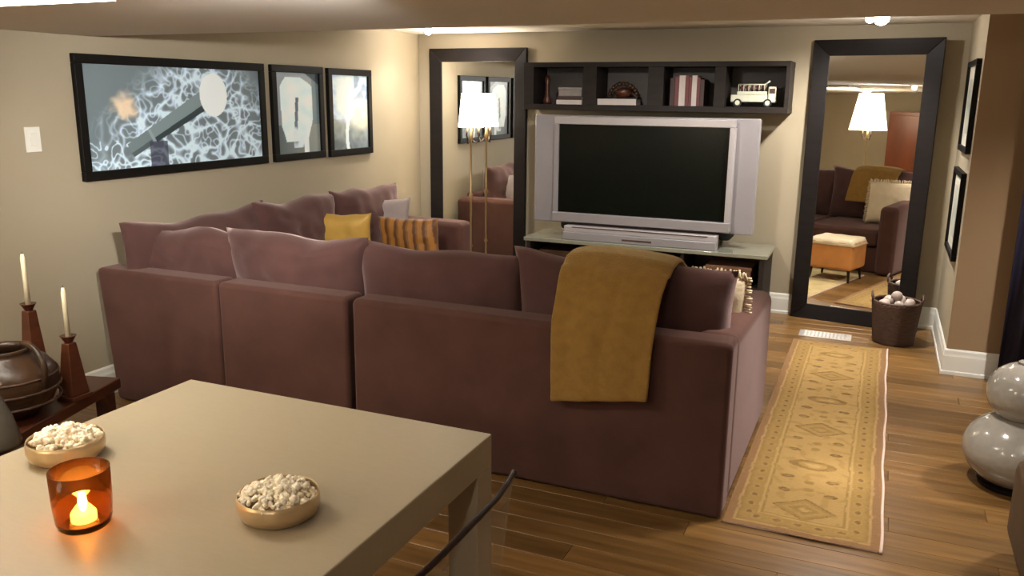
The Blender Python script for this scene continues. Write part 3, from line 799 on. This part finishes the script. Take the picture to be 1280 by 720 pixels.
# ottoman reflected in the right mirror
t = thing('ottoman', 'orange leather ottoman in front of the sofa, seen in the right mirror', 'ottoman', (-.86, 5.04, 0))
box('seat', -.22, .22, -.2, .2, .12, .40, M['orange'], t, bevel=.03)
for sx in (-1, 1):
    for sy in (-1, 1):
        bm = bmesh.new(); tube(bm, [(sx*.19, sy*.17, 0), (sx*.18, sy*.16, .125)], [.010,.016], 10); obj('leg', bm, M['darkmetal'], t)
bm = bmesh.new(); g = []
for j in range(15):
    r = []
    for i in range(15):
        u, v = i/14*2-1, j/14*2-1; r.append(bm.verts.new((u*.228, v*.208, .408-.06*max(0, max(abs(u), abs(v))-.86)/.14+.006*noise.noise(Vector((u*3, v*3, 0))))))
    g.append(r)
for j in range(14):
    for i in range(14): bm.faces.new((g[j][i], g[j][i+1], g[j+1][i+1], g[j+1][i]))
o = tag(obj('folded_throw', bm, M['cream'], None, True), 'cream throw folded over the orange ottoman, seen in the mirror', 'blanket'); o.location = (-.86, 5.04, .012)
o.modifiers.new('s', 'SOLIDIFY').thickness = .008
# cherry cabinet behind the camera, visible in the mirror
t = thing('cabinet', 'tall cherry wood cabinet behind the camera, seen in the right mirror', 'cabinet', (-1.78, -1.72, 0))
box('carcass', -.68, .68, -.25, .2, 0, 1.68, M['cabinet'], t, bevel=.006)
for s in (-1, 1):
    d = box('door', min(s*.01, s*.66), max(s*.01, s*.66), .201, .225, .08, 1.62, M['cabinet'], t, bevel=.005)
    bm = bmesh.new(); blob(bm, (s*.05, .24, .85), .016); obj('knob', bm, M['brass'], d, True)

# ================================================================== DINING TABLE + CHAIR
TX0, TX1, TY0, TY1, TZ = -2.075, -.949, .72, 2.063, .75
t = thing('dining_table', 'pale beige square-edged parsons dining table in the foreground', 'table', (0,0,0))
bm = bmesh.new(); bx(bm, TX0, TX1, TY0, TY1, TZ-.098, TZ); obj('top', bm, M['table'], t, bevel=.004)
LW = .095
for x in (TX0, TX1-LW):
    for y in (TY0, TY1-LW): box('leg', x, x+LW, y, y+LW, 0, TZ-.0981, M['table'], t, bevel=.003)
# clear acrylic chair pushed in from the right, dark rim around the back
t = thing('dining_chair', 'clear acrylic chair with a dark metal rim, right of the table', 'chair', (-.78, 1.48, 0))
bm = bmesh.new(); NN = 24; top = []; A = []; B = []
for i in range(NN+1):
    u = i/NN*2-1; y = .275*u; x = .05-.018*(abs(u)**3); zt = .80-.010*abs(u)**2
    if u > .5: zt += .012*((u-.5)/.5)
    top.append((x, y, zt)); A.append(bm.verts.new((x, y, zt))); B.append(bm.verts.new((x-.03, y*.88, .45)))
for i in range(NN): bm.faces.new((A[i], A[i+1], B[i+1], B[i]))
o = obj('backrest', bm, M['acrylic'], t, True); o.modifiers.new('s', 'SOLIDIFY').thickness = .008
bm = bmesh.new(); tube(bm, top, .0075, 10); obj('rim', bm, M['darkmetal'], t, True)
box('seat', -.36, .02, -.23, .23, .435, .45, M['acrylic'], t, bevel=.005)
for x in (-.33, 0):
    for y in (-.2, .2):
        bm = bmesh.new(); tube(bm, [(x, y, 0), (x, y, .435)], .011, 10); obj('leg', bm, M['chrome'], t, True)
# ---- popcorn bowls
def popcorn_bowl(x, y, R, label, lb2, seed):
    t = thing('bowl', label, 'bowl', (x, y, TZ)); hb = .056
    bm = bmesh.new(); lathe(bm, [(0,0),(R*.80,0),(R*.93,.010),(R,.028),(R*1.0,.045),(R*.97,hb),(R*.955,hb),(R*.97,.045),(R*.95,.028),(R*.85,.012),(0,.008)], 48)
    obj('bowl_body', bm, M['bowl'], t, True)
    rnd = random.Random(seed); bm = bmesh.new()
    for k in range(150):
        a = rnd.uniform(0, 2*PI); r = R*.86*math.sqrt(rnd.random()); z = .030+.040*(1-(r/R)**2)+rnd.uniform(-.006,.010)
        s = rnd.uniform(.009, .014)
        for q in range(3):
            blob(bm, (r*math.cos(a)+rnd.uniform(-.007,.007), r*math.sin(a)+rnd.uniform(-.007,.007), z+rnd.uniform(-.004,.006)), s*rnd.uniform(.5,.8), sub=1, seed=k+q, amp=.5)
    o = obj('popcorn', bm, M['popcorn'], None, True); tag(o, lb2, 'popcorn'); o['kind'] = 'stuff'; o.location = (x, y, TZ+.001)
popcorn_bowl(-1.196, 1.425, .094, 'shallow champagne metal bowl at the table middle, right of the candle', 'heap of white popcorn in the bowl right of the candle', 3)
popcorn_bowl(-1.912, 1.448, .096, 'shallow champagne metal bowl at the left table edge', 'heap of white popcorn in the left table edge bowl', 4)
# ---- amber candle glass
t = thing('candle_holder', 'amber glass tumbler glowing with a lit tealight on the table', 'candle holder', (-1.560, 1.205, TZ))
Rg = .062; Hg = .135
bm = bmesh.new(); lathe(bm, [(0,0),(Rg*.80,0),(Rg*.90,.006),(Rg*.95,.02),(Rg,.06),(Rg*1.02,Hg),(Rg*.97,Hg),(Rg*.95,.06),(Rg*.90,.022),(Rg*.82,.012),(0,.012)], 48)
obj('glass', bm, M['amber'], t, True)
t2 = thing('tealight', 'small lit tealight burning inside the amber glass', 'candle', (-1.560, 1.205, TZ+.0125))
bm = bmesh.new(); lathe(bm, [(0,0),(.027,0),(.027,.018),(.025,.018),(0,.0179)], 28); obj('wax', bm, M['waxlit'], t2, True)
bm = bmesh.new(); lathe(bm, [(0,.019),(.007,.024),(.0105,.034),(.007,.050),(0,.066)], 14); obj('flame', bm, M['flame'], t2, True)
bm = bmesh.new(); tube(bm, [(0,0,.012),(0,0,.021)], .0009, 6); obj('wick', bm, M['rubber'], t2)
l = lamp('POINT', 'tealight_glow', (-1.560, 1.205, TZ+.075), .9, radius=.006, color=(1,.55,.2))

# ================================================================== LEFT CORNER: LOW TABLE WITH CANDLESTICKS
LT = thing('side_table', 'low red brown wooden side table in the left corner behind the dining table', 'table', (-3.33, 2.12, 0), .28)
box('top', -.42, .42, -.38, .38, .40, .45, M['redwood'], LT, bevel=.006)
for x in (-.37, .37):
    for y in (-.33, .33): box('leg', x-.03, x+.03, y-.03, y+.03, 0, .40, M['redwood'], LT, bevel=.004)
box('shelf', -.36, .36, -.32, .32, .12, .14, M['redwood'], LT)
def candlestick(x, y, hh, hc, label, lb2):
    t = thing('candlestick', label, 'candlestick', (x, y, .4502))
    bm = bmesh.new(); bx(bm, -.05, .05, -.05, .05, 0, .02)
    vs = bx(bm, -.042, .042, -.042, .042, .02, hh-.03)
    for v in vs:
        if v.co.z > .1: v.co.x *= .48; v.co.y *= .48
    obj('body', bm, M['redwood'], t, bevel=.004)
    bm = bmesh.new(); lathe(bm, [(.014,hh-.03),(.020,hh-.02),(.030,hh-.002),(.032,hh),(.014,hh-.004),(0,hh-.006)], 20); obj('cup', bm, M['redwood'], t, True)
    t = thing('taper_candle', lb2, 'candle', (x, y, .4502+hh-.004))
    bm = bmesh.new(); lathe(bm, [(0,0),(.0105,0),(.0095,hc*.9),(.006,hc),(0,hc)], 16); obj('wax', bm, M['wax'], t, True)
    bm = bmesh.new(); tube(bm, [(0,0,hc-.002),(.002,0,hc+.010)], .001, 6); obj('wick', bm, M['rubber'], t)
candlestick(-2.99, 2.33, .27, .205, 'dark wooden candlestick nearest the sofa', 'unlit ivory taper candle nearest the sofa')
candlestick(-3.235, 2.35, .375, .215, 'taller dark wooden candlestick behind the round vessel', 'unlit ivory taper candle further from the sofa')
t = thing('round_vessel', 'large dark carved wooden vessel with a looped handle in left corner', 'vessel', (-3.05, 2.09, .4502))
prof = [(0,0),(.09,0),(.10,.01),(.155,.06),(.185,.12),(.18,.18),(.145,.225),(.10,.245),(.09,.262),(.10,.275),(.085,.275),(.078,.255),(.13,.215),(.16,.17),(0,.05)]
bm = bmesh.new(); lathe(bm, prof, 44); obj('body', bm, M['darkwood'], t, True)
bm = bmesh.new(); tube(bm, [(.10+.085*math.cos(a)*1.1, .02, .20+.10*math.sin(a)) for a in [(-1.2+2.9*k/20) for k in range(21)]], .012, 10); obj('handle', bm, M['darkwood'], t, True)
bm = bmesh.new()
for zz in (.07, .12, .17): tube(bm, [((.165+.02*math.sin(zz*14))*math.cos(2*PI*k/40), (.165+.02*math.sin(zz*14))*math.sin(2*PI*k/40), zz) for k in range(41)], .006, 6, False)
obj('carved_band', bm, M['wicker'], t, True)
t = thing('tapered_vase', 'grey glazed tapered vase at the left edge before the dark vessel', 'vase', (-2.83, 1.86, .4502))
bm = bmesh.new(); lathe(bm, [(0,0),(.085,0),(.09,.01),(.07,.10),(.045,.17),(.035,.20),(.045,.225),(.038,.225),(.03,.20),(.0,.19)], 36); obj('body', bm, M['pot'], t, True)
bm = bmesh.new(); tube(bm, [(.045*math.cos(2*PI*k/30), .045*math.sin(2*PI*k/30), .225) for k in range(31)], .005, 8, False); obj('rim', bm, M['chrome'], t, True)
